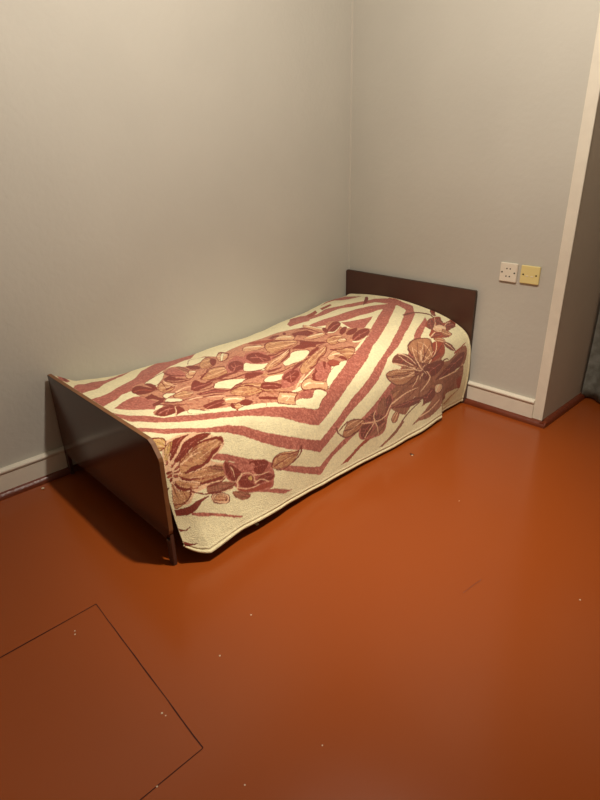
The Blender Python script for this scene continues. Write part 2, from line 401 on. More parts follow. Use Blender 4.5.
 ("D",1,"780,640 763,633 751,651 763,661 777,660"),
 ("D",1,"798,645 781,641 784,660 798,667"),
 ("T",1,"796,646 783,643 785,659 797,665"),
 ("R",1,"786,661 794,661 797,656 798,657 795,662 787,663"),
 ("L",1,"785,659 791,655 796,651 796,652 792,657 786,661"),
 ("O",1,"784,657 788,650 793,646 794,647 789,651 784,658"),
 ("L",1,"782,655 785,644 790,643 790,644 786,645 784,656"),
 ("D",1,"791,661 769,659 730,671 736,686 771,680 798,670"),
 ("C",1,"789,662 768,661 731,671 737,686 771,678 796,670"),
 ("D",1,"888,614 878,593 862,612 844,643 867,634"),
 ("C",1,"887,614 878,595 864,615 844,642 867,632"),
 ("D",1,"591,313 564,271 543,294 537,345 568,352"),
 ("K",1,"590,314 564,275 547,299 537,343 567,347"),
 ("T",1,"550,342 568,329 581,307 583,310 570,333 554,348"),
 ("C",1,"540,324 554,303 570,286 572,289 557,309 544,331"),
 ("R",1,"538,244 515,249 497,283 480,308 510,317 540,287"),
 ("D",0,"483,270 457,257 445,272 457,299 470,293 485,297"),
 ("D",1,"488,318 459,291 440,306 443,358 465,379 490,348"),
 ("K",1,"487,319 460,296 443,310 444,356 465,375 488,347"),
 ("T",1,"458,361 473,347 483,327 485,329 475,351 461,366"),
 ("C",1,"445,341 457,321 470,305 473,309 460,326 450,348"),
 ("D",1,"426,265 419,268 437,301 443,296"),
 ("D",0,"426,313 403,322 385,340 388,388 420,396 429,352 446,366"),
 ("D",1,"534,337 497,313 477,350 459,395 483,425 510,417 553,423 559,395"),
 ("T",1,"533,339 498,318 480,353 461,395 484,423 510,414 550,420 557,395"),
 ("R",1,"483,415 526,411 543,393 543,395 527,414 485,419"),
 ("L",1,"477,406 515,392 540,373 541,376 517,396 480,411"),
 ("O",1,"473,398 503,370 530,356 531,359 505,374 475,402"),
 ("L",1,"467,389 491,349 515,344 517,347 493,352 470,394"),
 ("D",1,"533,338 512,321 496,334 492,327 507,312 529,327"),
 ("D",1,"497,336 481,362 460,393 450,440 447,436 456,387 476,353 490,325"),
 ("S",1,"607,350 583,348 568,381 574,422 565,445 610,469 637,441 632,396"),
 ("D",1,"620,380 594,355 577,384 577,434 591,460 612,454 630,443 627,413"),
 ("S",1,"615,398 602,413 592,446 590,442 598,407 610,390"),
 ("S",1,"598,408 591,383 594,385 602,411"),
 ("S",1,"600,420 606,450 604,448 597,418"),
 ("D",1,"577,427 560,437 532,430 514,433 511,427 529,423 555,428 570,416"),
 ("D",1,"579,456 552,449 521,437 520,433 549,442 575,447"),
 ("D",1,"680,472 645,416 638,435 620,465 604,479 632,505 652,508 672,503"),
 ("C",1,"678,472 645,419 638,438 622,465 607,479 633,503 651,504 669,499"),
 ("D",1,"637,507 594,465 555,454 524,438 512,434 532,462 560,483 598,510 636,522"),
 ("T",1,"634,506 593,465 558,458 527,440 515,436 534,463 562,482 596,507 634,521"),
 ("R",1,"523,450 578,489 607,504 607,506 579,492 524,454"),
 ("L",1,"521,445 575,479 614,502 614,504 576,482 523,450"),
 ("O",1,"520,441 571,468 610,494 610,495 573,472 521,445"),
 ("L",1,"518,437 568,459 600,481 600,482 570,462 520,441"),
 ("D",1,"510,432 539,467 573,492 608,514 609,517 575,499 540,475 510,438"),
 ("L",1,"525,438 562,462 594,477 630,510 631,513 595,482 564,469 528,446"),
 ("D",1,"590,530 578,506 545,483 517,459 485,494 501,517 527,531 562,533 584,537"),
 ("C",1,"588,529 577,506 545,486 519,463 488,495 503,517 528,530 559,530 581,535"),
 ("D",0,"511,442 480,430 462,451 440,468 460,496 470,481 490,475 500,452"),
 ("D",1,"507,525 481,504 470,505 483,522 500,534"),
 ("D",0,"644,526 624,527 597,530 610,539 632,540 647,541"),
 ("D",0,"691,503 672,510 658,527 661,541 683,539 706,528"),
 ("D",1,"673,507 652,512 629,503 627,499 651,508 670,499"),
 ("T",1,"665,549 640,565 599,557 560,544 526,538 523,533 558,538 596,549 637,557 660,540"),
 ("D",1,"654,554 624,561 590,554 545,543 512,540 510,537 543,539 588,549 620,555 651,547"),
 ("D",1,"683,578 661,562 628,569 622,577 642,599 665,600"),
 ("C",1,"681,579 661,563 630,570 624,577 643,597 663,597"),
 ("S",1,"650,610 630,581 596,561 575,569 580,594 607,630 640,643 663,635"),
 ("D",1,"641,599 619,578 596,572 586,588 599,615 619,627 634,629 637,613"),
 ("S",1,"632,604 616,600 596,590 594,587 614,595 630,597"),
 ("S",1,"629,626 617,605 607,580 608,580 619,604 631,625"),
 ("S",1,"617,608 610,615 609,612 615,604"),
 ("D",0,"591,566 566,545 544,541 531,539 556,557 579,569 596,578"),
 ("D",1,"700,595 688,582 673,596 659,615 661,630 674,633 696,621 704,611"),
 ("S",1,"696,603 681,613 667,627 666,625 680,609 694,598"),
 ("D",1,"579,589 547,553 513,542 490,539 527,590 554,607 577,613"),
 ("T",1,"577,588 547,556 516,545 493,541 527,588 553,604 575,610"),
 ("R",1,"508,561 546,593 565,603 566,605 546,595 509,564"),
 ("L",1,"507,555 543,581 570,597 570,599 543,583 507,558"),
 ("O",1,"505,550 540,568 567,587 567,588 541,570 507,553"),
 ("L",1,"503,544 537,556 559,573 560,575 538,558 504,547"),
 ("D",1,"580,594 577,613 550,600 526,587 525,584 548,595 574,607 577,589"),
 ("L",1,"635,660 604,633 579,619 538,600 537,597 578,614 604,629 637,656"),
 ("T",1,"745,602 718,609 697,637 668,650 666,646 693,631 713,598 740,588"),
 ("D",1,"727,565 714,582 710,617 700,632 698,630 707,614 712,579 724,559"),
 ("D",1,"731,637 711,626 688,639 669,656 668,655 687,637 710,622 731,634"),
 ("D",0,"733,640 712,647 692,663 692,675 709,665 734,652"),
 ("D",1,"584,591 547,552 500,528 471,525 441,508 442,522 483,563 515,579 551,607 585,619"),
 ("T",1,"581,590 545,553 502,532 474,527 445,511 445,524 486,563 515,576 549,604 583,617"),
 ("R",1,"456,532 520,577 552,594 553,595 520,579 457,535"),
 ("L",1,"453,526 516,565 560,590 560,592 517,567 454,529"),
 ("O",1,"451,520 513,552 557,580 557,581 513,554 453,524"),
 ("L",1,"450,515 509,540 545,565 545,566 510,542 451,518"),
 ("D",1,"510,528 487,518 452,498 435,497 433,493 450,492 483,511 507,520"),
 ("D",1,"557,606 530,596 507,572 474,555 443,526 437,510 440,512 444,524 473,550 506,566 529,588 554,597"),
 ("D",0,"501,520 473,503 451,502 471,518 495,528 510,529"),
 ("D",1,"581,570 556,543 537,542 521,537 520,533 535,538 554,538 581,565"),
 ("C",1,"612,644 580,629 544,610 515,588 514,585 543,606 579,625 612,640"),
 ("D",1,"654,663 634,658 615,649 604,638 610,653 624,671 641,672"),
 ("C",1,"652,662 632,658 617,650 607,640 612,654 624,669 639,670"),
 ("S",1,"568,634 540,602 515,587 503,599 505,625 515,643 546,666 560,670 576,660"),
 ("D",0,"584,652 572,632 554,624 543,609 550,627 564,637 574,654 567,665 554,679 574,668 583,659"),
 ("D",1,"509,593 503,599 522,626 527,626"),
 ("D",1,"621,657 607,644 585,638 580,654 563,672 554,684 566,708 571,696 593,685 614,680 624,672"),
 ("K",1,"620,657 607,645 586,641 581,656 564,672 555,683 567,706 573,695 593,683 612,679 623,672"),
 ("T",1,"574,691 595,681 613,665 614,666 596,682 574,694"),
 ("C",1,"566,678 585,664 605,652 606,654 586,665 567,681"),
 ("C",1,"613,662 594,659 604,670 604,671 591,656 611,657"),
 ("D",1,"620,675 620,657 604,642 590,637 589,634 604,640 622,656 624,676"),
 ("D",1,"624,678 607,684 586,692 573,705 562,705 554,687 556,686 564,703 571,703 584,688 606,680 621,673"),
 ("S",1,"645,688 629,677 602,688 598,695 617,710 640,700"),
 ("D",1,"701,685 680,650 661,654 643,674 655,693 661,711 684,700"),
 ("K",1,"699,684 680,652 662,656 645,675 657,692 661,709 683,698"),
 ("T",1,"661,700 677,692 689,679 690,680 677,694 661,702"),
 ("C",1,"652,685 664,671 679,662 680,664 666,673 654,687"),
 ("C",1,"683,670 667,677 679,687 678,689 665,676 681,666"),
 ("D",1,"644,677 658,691 661,709 683,699 696,685 697,687 684,701 660,711 656,693 643,680"),
 ("D",1,"678,650 657,664 640,679 639,677 655,662 676,646"),
 ("D",1,"658,701 647,697 617,708 595,689 579,696 571,707 570,717 595,734 612,751 640,734 661,712"),
 ("C",1,"656,701 646,698 617,710 597,691 581,697 574,707 572,716 597,733 612,749 640,733 660,712"),
 ("D",1,"553,676 531,652 490,631 468,625 455,634 506,668 545,692 560,699"),
 ("C",1,"551,675 530,653 492,633 471,627 457,635 507,667 543,690 559,697"),
 ("R",1,"506,612 492,600 476,612 475,627 490,635 508,628"),
 ("D",1,"509,630 490,637 476,630 476,628 489,634 507,626"),
 ("D",1,"389,308 379,337 381,391 380,439 377,436 377,386 373,329 381,296"),
 ("D",1,"353,273 354,329 346,375 359,407 372,373 371,308"),
 ("K",1,"353,278 356,335 348,374 360,404 370,368 370,310"),
 ("T",1,"360,388 364,351 365,309 367,312 367,355 363,392"),
 ("C",1,"352,378 354,339 357,299 360,302 358,343 356,384"),
 ("D",1,"441,403 408,397 382,402 376,430 419,438"),
 ("K",1,"440,404 407,400 385,404 378,429 416,433"),
 ("T",1,"386,426 410,421 430,412 431,414 412,425 390,431"),
 ("C",1,"379,414 400,405 422,399 424,403 403,409 383,419"),
 ("D",0,"457,408 440,447 419,478 418,498 446,482 470,469 477,438"),
 ("D",1,"356,382 341,375 357,419 370,419"),
 ("D",1,"345,395 312,368 286,362 291,395 323,425 350,434 357,419"),
 ("S",1,"350,415 321,396 300,396 298,392 318,390 348,408"),
 ("C",1,"366,430 349,440 304,413 303,410 346,435 360,422"),
 ("D",1,"339,451 313,431 301,439 329,468 353,479"),
 ("D",1,"342,488 311,466 286,472 304,495 333,508"),
 ("D",1,"350,527 322,507 291,495 270,504 278,527 308,545 341,552 359,546"),
 ("S",1,"354,542 319,529 283,522 282,519 317,525 351,536"),
 ("S",1,"330,536 313,519 313,517 331,533"),
 ("C",1,"367,550 351,564 309,553 308,550 347,558 362,543"),
 ("D",1,"409,475 372,461 358,488 389,521 423,523"),
 ("T",1,"407,476 375,466 360,488 389,518 420,520"),
 ("R",1,"373,507 403,514 413,507 414,509 403,516 375,511"),
 ("L",1,"370,502 393,499 410,495 412,497 396,504 371,505"),
 ("O",1,"365,495 384,484 403,482 404,485 386,487 367,498"),
 ("L",1,"361,488 376,470 392,472 393,473 377,472 363,492"),
 ("D",1,"389,503 362,507 373,530 395,524"),
 ("K",1,"387,504 365,508 374,528 392,522"),
 ("T",1,"373,524 383,521 392,515 393,516 385,523 376,528"),
 ("C",1,"366,515 375,509 385,505 386,508 377,512 370,519"),
 ("D",1,"446,555 423,551 393,581 400,602 424,622 450,628 456,593"),
 ("T",1,"445,557 423,554 396,581 401,601 424,620 448,625 453,593"),
 ("R",1,"414,619 442,609 450,592 451,593 443,611 416,621"),
 ("L",1,"410,614 433,596 446,578 447,580 434,598 413,618"),
 ("O",1,"406,608 422,582 437,568 438,569 423,584 408,611"),
 ("L",1,"402,603 412,570 426,561 427,563 413,572 404,606"),
 ("D",1,"447,548 429,567 395,574 397,594 423,621 423,622 394,594 390,568 424,561 441,540"),
 ("D",0,"462,579 448,592 446,622 451,634 460,617 463,593"),
 ("D",1,"480,574 443,553 440,578 441,606 457,579 480,603 492,595"),
 ("K",1,"478,575 445,557 443,579 443,605 460,582 477,600 489,594"),
 ("T",1,"450,594 467,593 481,588 483,590 469,596 453,598"),
 ("C",1,"442,579 457,574 473,574 474,576 459,578 444,583"),
 ("R",1,"497,603 482,601 474,623 487,635 502,628"),
 ("D",1,"507,614 505,632 486,637 484,635 503,630 503,611"),
 ("L",1,"988,746 985,729 971,705 951,696 928,693 891,703 876,718 858,728 858,750 878,765 896,778 868,799 872,831 898,839 928,837 951,841 962,860 993,864 986,804 991,776"),
 ("D",1,"999,694 979,689 968,700 978,721 992,727 999,716"),
 ("G",1,"998,696 980,692 970,701 979,720 992,726 998,716"),
 ("R",1,"978,720 992,719 998,713 998,714 993,720 978,721"),
 ("L",1,"977,717 988,713 996,706 997,707 989,714 978,719"),
 ("O",1,"975,714 984,705 992,700 993,701 985,706 975,715"),
 ("L",1,"973,711 979,697 987,695 988,696 980,698 974,712"),
 ("D",1,"999,698 981,694 970,703 969,701 980,691 998,694"),
 ("D",1,"985,744 978,721 965,708 958,708 969,732 981,748"),
 ("G",1,"985,743 977,722 965,709 959,709 970,731 980,747"),
 ("R",1,"962,708 970,729 977,740 976,740 969,729 961,709"),
 ("L",1,"962,708 972,728 980,742 979,742 972,728 962,708"),
 ("O",1,"964,707 975,727 982,741 982,741 974,727 963,708"),
 ("L",1,"965,707 977,726 982,737 982,737 976,726 964,707"),
 ("D",1,"975,748 965,722 956,704 942,700 921,699 941,713 956,731 972,749"),
 ("S",1,"936,700 955,719 973,742 972,742 955,720 936,702"),
 ("S",1,"948,713 958,714 958,714 948,714"),
 ("R",1,"948,713 948,726 948,726 947,714"),
 ("S",1,"958,724 968,726 969,727 958,725"),
 ("R",1,"958,725 959,737 958,737 958,725"),
 ("D",1,"968,751 949,731 939,718 913,707 892,704 878,713 919,730 938,743 962,755"),
 ("S",1,"898,711 930,727 962,745 962,746 930,728 898,712"),
 ("S",1,"917,722 931,719 931,720 918,723"),
 ("R",1,"918,722 925,737 925,738 917,723"),
 ("S",1,"935,732 949,729 949,729 935,733"),
 ("R",1,"936,732 943,746 942,746 935,733"),
 ("D",1,"960,756 934,742 915,730 892,724 862,726 858,742 876,753 887,759 899,776 921,785 946,788 962,783"),
 ("T",1,"958,756 932,742 915,732 893,725 864,727 859,742 878,753 888,759 900,775 921,783 945,787 962,783"),
 ("R",1,"868,744 906,770 931,777 931,777 905,771 867,745"),
 ("L",1,"869,739 909,760 940,772 940,772 908,761 868,740"),
 ("O",1,"871,734 912,749 941,763 941,764 912,750 870,735"),
 ("L",1,"871,730 915,740 938,753 937,754 915,741 871,731"),
 ("D",0,"924,731 892,722 868,722 857,735 860,751 864,737 871,730 895,728 921,734"),
 ("D",0,"960,784 934,776 914,778 897,767 889,755 865,748 877,761 888,766 899,779 916,787 946,790"),
 ("L",1,"958,764 935,755 913,750 913,748 936,752 959,761"),
 ("D",1,"957,759 936,746 918,740 918,739 937,745 958,757"),
 ("D",1,"968,784 938,790 901,790 868,801 872,826 909,823 930,819 951,804 965,795"),
 ("T",1,"968,785 938,791 902,791 869,801 874,825 910,822 929,818 950,804 965,796"),
 ("R",1,"881,817 925,813 949,805 949,806 925,814 881,818"),
 ("L",1,"881,814 924,806 956,798 956,799 924,807 881,815"),
 ("O",1,"881,810 923,798 955,792 955,793 923,799 881,812"),
 ("L",1,"880,807 922,791 947,788 947,789 922,792 881,808"),
 ("O",1,"905,790 883,797 872,807 875,813 896,802"),
 ("B",1,"873,810 888,804 900,797 900,798 888,805 873,812"),
 ("S",1,"872,809 886,801 898,795 899,795 887,802 873,810"),
 ("B",1,"871,807 885,798 898,792 898,793 885,799 872,809"),
 ("D",0,"969,788 949,801 919,813 951,807 965,799"),
 ("D",0,"930,820 901,822 875,825 884,832 911,828 928,825 943,826"),
 ("D",1,"979,799 962,804 929,824 945,827 961,827 975,819"),
 ("T",1,"978,800 962,805 931,823 946,826 961,825 975,819"),
 ("R",1,"939,828 962,822 972,816 972,817 962,823 939,830"),
 ("L",1,"938,826 960,817 975,811 975,812 960,818 939,828"),
 ("O",1,"938,825 958,812 973,807 973,808 958,813 938,826"),
 ("L",1,"937,823 957,808 968,805 968,805 957,808 938,824"),
 ("D",0,"980,800 975,810 965,820 952,826 968,827 978,820 982,810"),
 ("D",1,"985,803 980,820 956,833 962,849 978,867 993,875 991,830"),
 ("T",1,"985,805 980,821 957,833 963,848 978,865 992,873 990,831"),
 ("R",1,"978,812 968,832 967,850 967,849 967,832 977,811"),
 ("L",1,"981,813 975,836 972,858 972,857 974,835 980,813"),
 ("O",1,"985,815 983,841 978,861 978,861 982,840 983,814"),
 ("L",1,"988,816 990,845 985,861 985,860 989,845 987,816"),
 ("D",1,"986,755 981,747 980,753 985,759"),
 ("S",1,"981,748 984,753 985,759 985,759 983,754 980,749"),
 ("S",1,"982,751 985,752 985,753 982,752"),
 ("R",1,"982,752 981,754 981,754 982,751"),
 ("S",1,"983,754 986,755 986,756 983,755"),
 ("R",1,"984,755 982,757 982,757 983,754"),
 ("D",1,"979,762 969,754 968,757 976,765"),
 ("S",1,"968,754 974,759 979,765 978,765 973,760 968,755"),
 ("S",1,"971,757 974,757 974,758 971,758"),
 ("R",1,"972,758 972,761 972,761 971,758"),
 ("S",1,"974,760 977,760 978,761 975,761"),
 ("R",1,"975,760 975,764 975,764 974,761"),
 ("D",1,"974,771 962,762 960,765 969,772"),
 ("S",1,"960,763 967,766 973,772 973,772 966,767 960,764"),
 ("S",1,"964,765 967,764 967,765 964,766"),
 ("R",1,"964,765 965,769 965,770 963,766"),
 ("S",1,"968,768 971,767 971,768 968,769"),
 ("R",1,"968,768 969,772 968,772 967,768"),
 ("D",1,"977,778 965,774 965,778 972,781"),
 ("S",1,"964,776 970,777 976,779 976,779 970,778 964,777"),
 ("S",1,"968,777 969,775 970,775 968,778"),
 ("R",1,"968,777 970,780 969,780 967,777"),
 ("S",1,"971,777 973,776 973,776 972,778"),
 ("R",1,"972,778 973,781 973,781 971,778"),
 ("D",1,"980,785 971,784 970,791 976,791"),
 ("S",1,"969,789 974,787 979,786 979,787 974,788 969,790"),
 ("S",1,"972,788 973,784 973,784 973,789"),
 ("R",1,"972,788 975,792 975,792 972,789"),
 ("S",1,"975,788 975,783 976,784 975,788"),
 ("R",1,"975,787 978,791 978,791 975,788"),
 ("D",1,"991,776 979,772 979,776 988,780"),
 ("R",1,"992,786 982,780 982,787 988,790"),
 ("D",1,"988,794 982,790 983,797 988,799"),
 ("D",0,"983,801 970,818 949,822 965,828 979,818"),
 ("D",1,"957,830 962,844 975,858 992,863 992,866 975,860 961,846 955,831"),
 ("D",0,"995,880 974,872 952,860 929,859 918,861 938,868 956,883 975,895 995,901"),
 ("D",1,"954,832 928,854 896,865 860,866 861,864 896,862 928,850 952,829"),
 ("O",1,"918,845 898,838 870,852 865,869 896,862 917,853"),
 ("B",1,"871,862 895,859 915,853 915,853 895,860 871,864"),
 ("S",1,"871,858 895,852 915,847 915,848 895,853 871,860"),
 ("B",1,"871,855 894,845 914,842 914,843 894,847 871,857"),
 ("L",1,"921,854 889,868 865,871 865,870 889,866 920,852"),
 ("B",1,"918,872 910,861 888,869 878,888 883,905 910,890"),
 ("L",1,"917,873 909,862 889,870 879,888 885,903 909,889"),
 ("T",1,"885,894 900,887 913,877 913,878 900,888 885,896"),
 ("C",1,"883,884 897,874 911,867 911,868 897,875 883,886"),
 ("B",1,"911,871 897,867 881,883 885,894 908,882"),
 ("T",1,"909,872 897,869 883,883 887,892 908,882"),
 ("R",1,"884,888 898,885 905,880 905,881 898,886 884,890"),
 ("L",1,"883,886 897,881 908,876 908,876 897,882 884,888"),
 ("O",1,"883,884 896,876 907,872 907,873 897,877 883,886"),
 ("L",1,"882,883 896,872 904,870 904,871 896,873 883,884"),
 ("O",1,"868,882 852,886 831,908 838,920 854,915 867,896"),
 ("B",1,"838,916 854,907 866,895 867,895 855,908 838,918"),
 ("S",1,"837,913 851,900 865,889 865,890 852,901 838,915"),
 ("B",1,"835,910 849,894 862,884 863,884 850,895 837,911"),
 ("D",0,"1000,940 988,940 972,925 982,939 998,947"),
 ("D",0,"1000,974 990,974 971,967 982,976 1000,993 1000,982"),
 ("S",1,"875,807 868,791 851,803 824,816 813,814 774,833 764,878 768,897 776,920 807,915 846,896 861,867 871,839"),
 ("D",1,"872,808 867,794 856,807 838,818 839,838 854,855 859,860 869,831"),
 ("S",1,"861,803 860,825 853,853 852,853 859,825 860,803"),
 ("S",1,"859,816 869,824 869,825 858,817"),
 ("R",1,"858,817 844,824 844,823 858,816"),
 ("S",1,"857,829 867,838 867,838 856,830"),
 ("R",1,"856,830 842,838 842,837 856,829"),
 ("S",1,"852,807 833,814 827,830 835,841 841,828"),
 ("D",1,"814,817 778,831 774,847 798,866 811,849 814,837"),
 ("S",1,"780,842 798,836 818,837 818,838 798,838 780,844"),
 ("S",1,"791,841 798,825 799,825 791,842"),
 ("R",1,"791,841 796,858 796,859 791,842"),
 ("S",1,"801,840 809,824 810,824 802,841"),
 ("R",1,"802,840 807,857 807,857 801,841"),
 ("S",1,"818,826 807,827 814,848 824,847"),
 ("D",1,"849,872 843,849 827,851 816,864 819,878 816,894 831,888"),
 ("S",1,"817,884 828,868 841,856 841,857 828,869 818,885"),
 ("S",1,"824,877 821,860 822,860 824,876"),
 ("R",1,"824,876 834,883 834,883 824,877"),
 ("S",1,"831,869 828,853 829,852 831,868"),
 ("R",1,"831,868 841,875 841,876 831,869"),
 ("B",1,"828,858 819,856 818,869 824,872"),
 ("G",1,"827,859 820,858 818,868 824,870"),
 ("D",1,"812,881 798,869 778,872 767,887 774,896 789,893 806,891"),
 ("S",1,"772,884 790,881 808,882 808,883 790,882 772,886"),
 ("S",1,"782,884 790,873 790,874 783,885"),
 ("R",1,"783,884 788,894 787,895 782,885"),
 ("S",1,"792,883 800,873 801,873 793,884"),
 ("R",1,"794,883 798,894 797,894 792,884"),
 ("R",1,"855,876 824,895 803,897 777,903 784,915 810,910 845,892"),
 ("L",1,"855,878 847,848 829,844 816,859 815,884 814,885 814,859 829,841 848,845 858,875"),
 ("L",1,"814,884 800,881 784,898 783,896 800,878 815,880"),
 ("L",1,"815,860 798,867 778,869 778,867 798,865 815,856"),
 ("L",1,"839,838 853,856 871,839 871,840 852,859 838,841"),
 ("L",1,"855,876 832,893 807,894 807,892 832,890 854,873"),
 ("L",1,"858,813 855,834 856,855 855,855 854,834 856,813"),
 ("O",1,"868,879 845,893 835,905 833,918 850,918 866,893"),
 ("B",1,"836,916 851,906 865,894 865,895 852,907 836,918"),
 ("S",1,"834,913 850,900 863,889 863,890 850,902 835,915"),
 ("B",1,"834,910 848,894 861,884 861,885 848,896 834,912"),
 ("B",1,"767,858 757,834 733,830 701,843 687,853 716,878 746,879 761,870"),
 ("T",1,"765,858 756,835 733,832 702,843 690,853 717,877 745,877 760,869"),
 ("R",1,"701,855 730,870 750,870 750,871 729,871 700,857"),
 ("L",1,"701,851 733,860 758,863 758,864 732,861 701,853"),
 ("O",1,"703,846 736,849 759,855 759,856 735,850 702,848"),
 ("L",1,"704,842 738,839 756,846 756,847 738,840 704,844"),
 ("D",1,"762,856 754,838 730,841 691,851 677,837 679,835 691,848 730,837 755,834 765,853"),
 ("D",1,"682,840 687,859 713,875 737,883 757,875 757,877 737,886 711,878 684,863 678,842"),
 ("D",1,"758,863 733,858 704,855 704,853 733,856 759,860"),
 ("O",1,"916,832 883,838 859,858 877,868 900,863 921,854"),
 ("B",1,"869,862 893,860 915,854 915,855 893,862 868,864"),
 ("S",1,"868,857 893,851 914,846 914,847 893,852 868,859"),
 ("B",1,"868,852 892,841 914,838 914,839 892,843 868,854"),
 ("D",1,"917,838 890,839 875,831 876,829 891,835 917,833"),
 ("D",1,"918,856 892,866 859,861 860,859 892,863 917,853"),
 ("B",1,"915,872 901,863 878,882 883,905 910,888"),
 ("L",1,"913,872 900,865 880,882 885,903 908,887"),
 ("T",1,"885,895 899,888 911,879 911,880 899,890 885,897"),
 ("C",1,"883,884 896,875 909,869 909,870 896,877 884,886"),
 ("B",1,"909,872 898,868 883,883 886,896 908,883"),
 ("T",1,"908,873 898,870 884,883 888,894 907,883"),
 ("R",1,"885,890 898,886 905,881 905,881 898,887 885,892"),
 ("L",1,"885,888 897,882 907,876 907,877 897,883 885,890"),
 ("O",1,"884,886 896,877 905,873 905,874 896,879 885,887"),
 ("L",1,"884,884 895,873 903,871 903,872 895,874 884,886"),
 ("O",1,"241,665 199,652 162,675 156,697 123,704 129,751 149,775 113,789 25,757 32,835 84,847 51,910 48,939 109,931 195,920 273,923 327,909 375,855 370,803 345,787 373,739 351,729 304,740 333,705 299,684 252,722 253,689"),
 ("B",1,"239,664 203,651 161,671 169,708 181,755 209,766 237,746 255,706 257,682"),
 ("N",1,"239,667 205,654 163,672 172,708 183,752 209,763 236,744 253,706 255,683"),
 ("R",1,"202,753 242,720 248,693 249,694 243,721 203,754"),
 ("L",1,"196,749 226,710 236,677 236,678 228,711 198,750"),
 ("O",1,"189,744 207,700 219,669 219,669 209,701 191,745"),
 ("L",1,"182,740 188,689 202,668 202,669 190,690 184,741"),
 ("B",1,"250,710 250,680 232,662 201,655 159,676 171,708 168,709 156,674 198,650 233,657 255,679 256,711"),
 ("B",1,"192,681 206,718 218,744 216,745 203,719 189,681"),
 ("L",1,"220,705 226,741 219,767 217,767 222,742 215,706"),
 ("B",1,"335,705 308,686 270,699 252,731 243,757 286,733 317,716"),
 ("S",1,"255,736 287,715 323,697 323,698 288,716 256,738"),
 ("S",1,"275,726 279,705 279,706 277,726"),
 ("R",1,"276,725 296,732 295,733 276,727"),
 ("S",1,"295,714 296,694 297,694 297,714"),
 ("R",1,"296,713 316,720 315,721 296,715"),
 ("L",1,"331,714 289,741 250,768 249,766 288,738 329,710"),
 ("L",1,"301,686 276,707 253,745 251,744 273,705 297,682"),
 ("B",1,"372,740 354,730 296,745 256,771 266,789 300,803 339,789 366,756"),
 ("N",1,"370,741 353,732 298,746 259,771 269,788 302,801 338,787 364,756"),
 ("R",1,"269,789 322,782 351,767 352,768 322,783 269,791"),
 ("L",1,"269,783 321,769 359,755 359,756 321,771 269,786"),
 ("O",1,"269,777 319,757 356,746 356,747 320,758 269,779"),
 ("L",1,"269,772 318,745 347,740 347,741 319,746 269,774"),
 ("B",1,"374,737 366,760 339,791 286,813 261,801 263,797 287,809 337,787 363,758 370,736"),
 ("B",1,"351,751 311,766 267,779 267,777 311,763 350,748"),
 ("R",1,"160,696 130,702 126,728 138,756 169,766 194,764 174,732"),
 ("L",1,"197,770 165,737 146,702 148,701 168,734 200,767"),
 ("B",1,"219,774 154,775 139,795 165,822 199,828 225,830 231,806"),
 ("S",1,"157,789 195,800 229,819 229,820 193,802 156,792"),
 ("S",1,"177,799 202,784 202,785 178,800"),
 ("R",1,"179,799 176,824 175,824 176,800"),
 ("S",1,"198,807 223,792 223,793 199,809"),
 ("R",1,"199,807 197,831 196,831 197,808"),
 ("O",1,"263,799 232,813 218,849 267,862 299,853 279,820"),
 ("L",1,"232,797 274,827 321,833 319,835 272,831 229,802"),
 ("L",1,"216,792 202,826 236,854 277,871 276,873 233,858 197,829 212,792"),
 ("B",1,"370,824 343,809 286,823 248,822 264,848 323,857"),
 ("N",1,"368,824 340,811 288,824 249,823 266,847 323,855"),
 ("R",1,"252,836 302,844 334,840 334,841 301,846 250,839"),
 ("L",1,"253,832 305,834 346,831 345,833 304,836 253,834"),
 ("O",1,"255,828 309,824 347,824 347,825 308,826 254,830"),
 ("L",1,"256,824 313,815 341,817 341,818 312,817 256,826"),
 ("B",1,"364,834 319,830 264,827 265,825 320,826 366,829"),
 ("B",1,"249,749 239,749 239,761 248,761"),
 ("B",1,"227,755 217,756 217,769 228,766"),
 ("B",1,"262,769 249,769 246,784 260,781"),
 ("B",1,"239,772 228,774 223,791 238,788"),
 ("S",1,"236,771 235,781 230,792 229,792 232,781 232,772"),
 ("S",1,"233,777 239,780 239,781 232,778"),
 ("R",1,"233,778 225,782 225,781 232,777"),
 ("S",1,"232,782 239,785 238,786 231,784"),
 ("R",1,"232,784 224,788 223,787 232,782"),
 ("B",1,"220,778 211,778 210,794 219,791"),
 ("B",1,"257,788 244,791 246,803 257,800"),
 ("L",1,"245,745 236,771 216,803 214,803 233,770 241,744"),
 ("L",1,"265,762 236,783 218,768 219,766 237,779 263,759"),
 ("B",1,"178,844 137,820 92,793 38,781 37,811 62,838 110,848 156,850"),
 ("S",1,"51,801 106,819 159,846 158,847 105,821 48,804"),
 ("S",1,"82,814 113,806 112,808 82,816"),
 ("R",1,"83,814 88,837 86,838 81,816"),
 ("S",1,"114,826 142,820 142,821 113,828"),
 ("R",1,"115,826 119,851 118,851 112,828"),
 ("L",1,"155,854 102,854 60,850 39,836 42,833 62,846 105,848 157,849"),
 ("O",1,"135,867 89,858 40,841 35,904 45,937 79,920 132,894"),
 ("R",1,"69,895 45,888 38,935 53,934"),
 ("B",1,"179,867 145,880 155,906 179,898"),
 ("L",1,"177,870 148,881 156,903 177,897"),
 ("T",1,"152,882 158,894 167,902 166,903 156,895 150,884"),
 ("C",1,"164,872 172,881 178,892 176,894 170,883 161,875"),
 ("B",1,"237,914 239,887 210,881 199,870 181,890 189,918 214,921"),
 ("S",1,"194,881 214,893 230,912 229,913 212,895 192,884"),
 ("S",1,"203,891 222,882 222,883 203,893"),
 ("R",1,"205,891 196,911 195,911 202,892"),
 ("S",1,"214,899 233,890 233,891 214,901"),
 ("R",1,"215,900 207,919 206,919 213,900"),
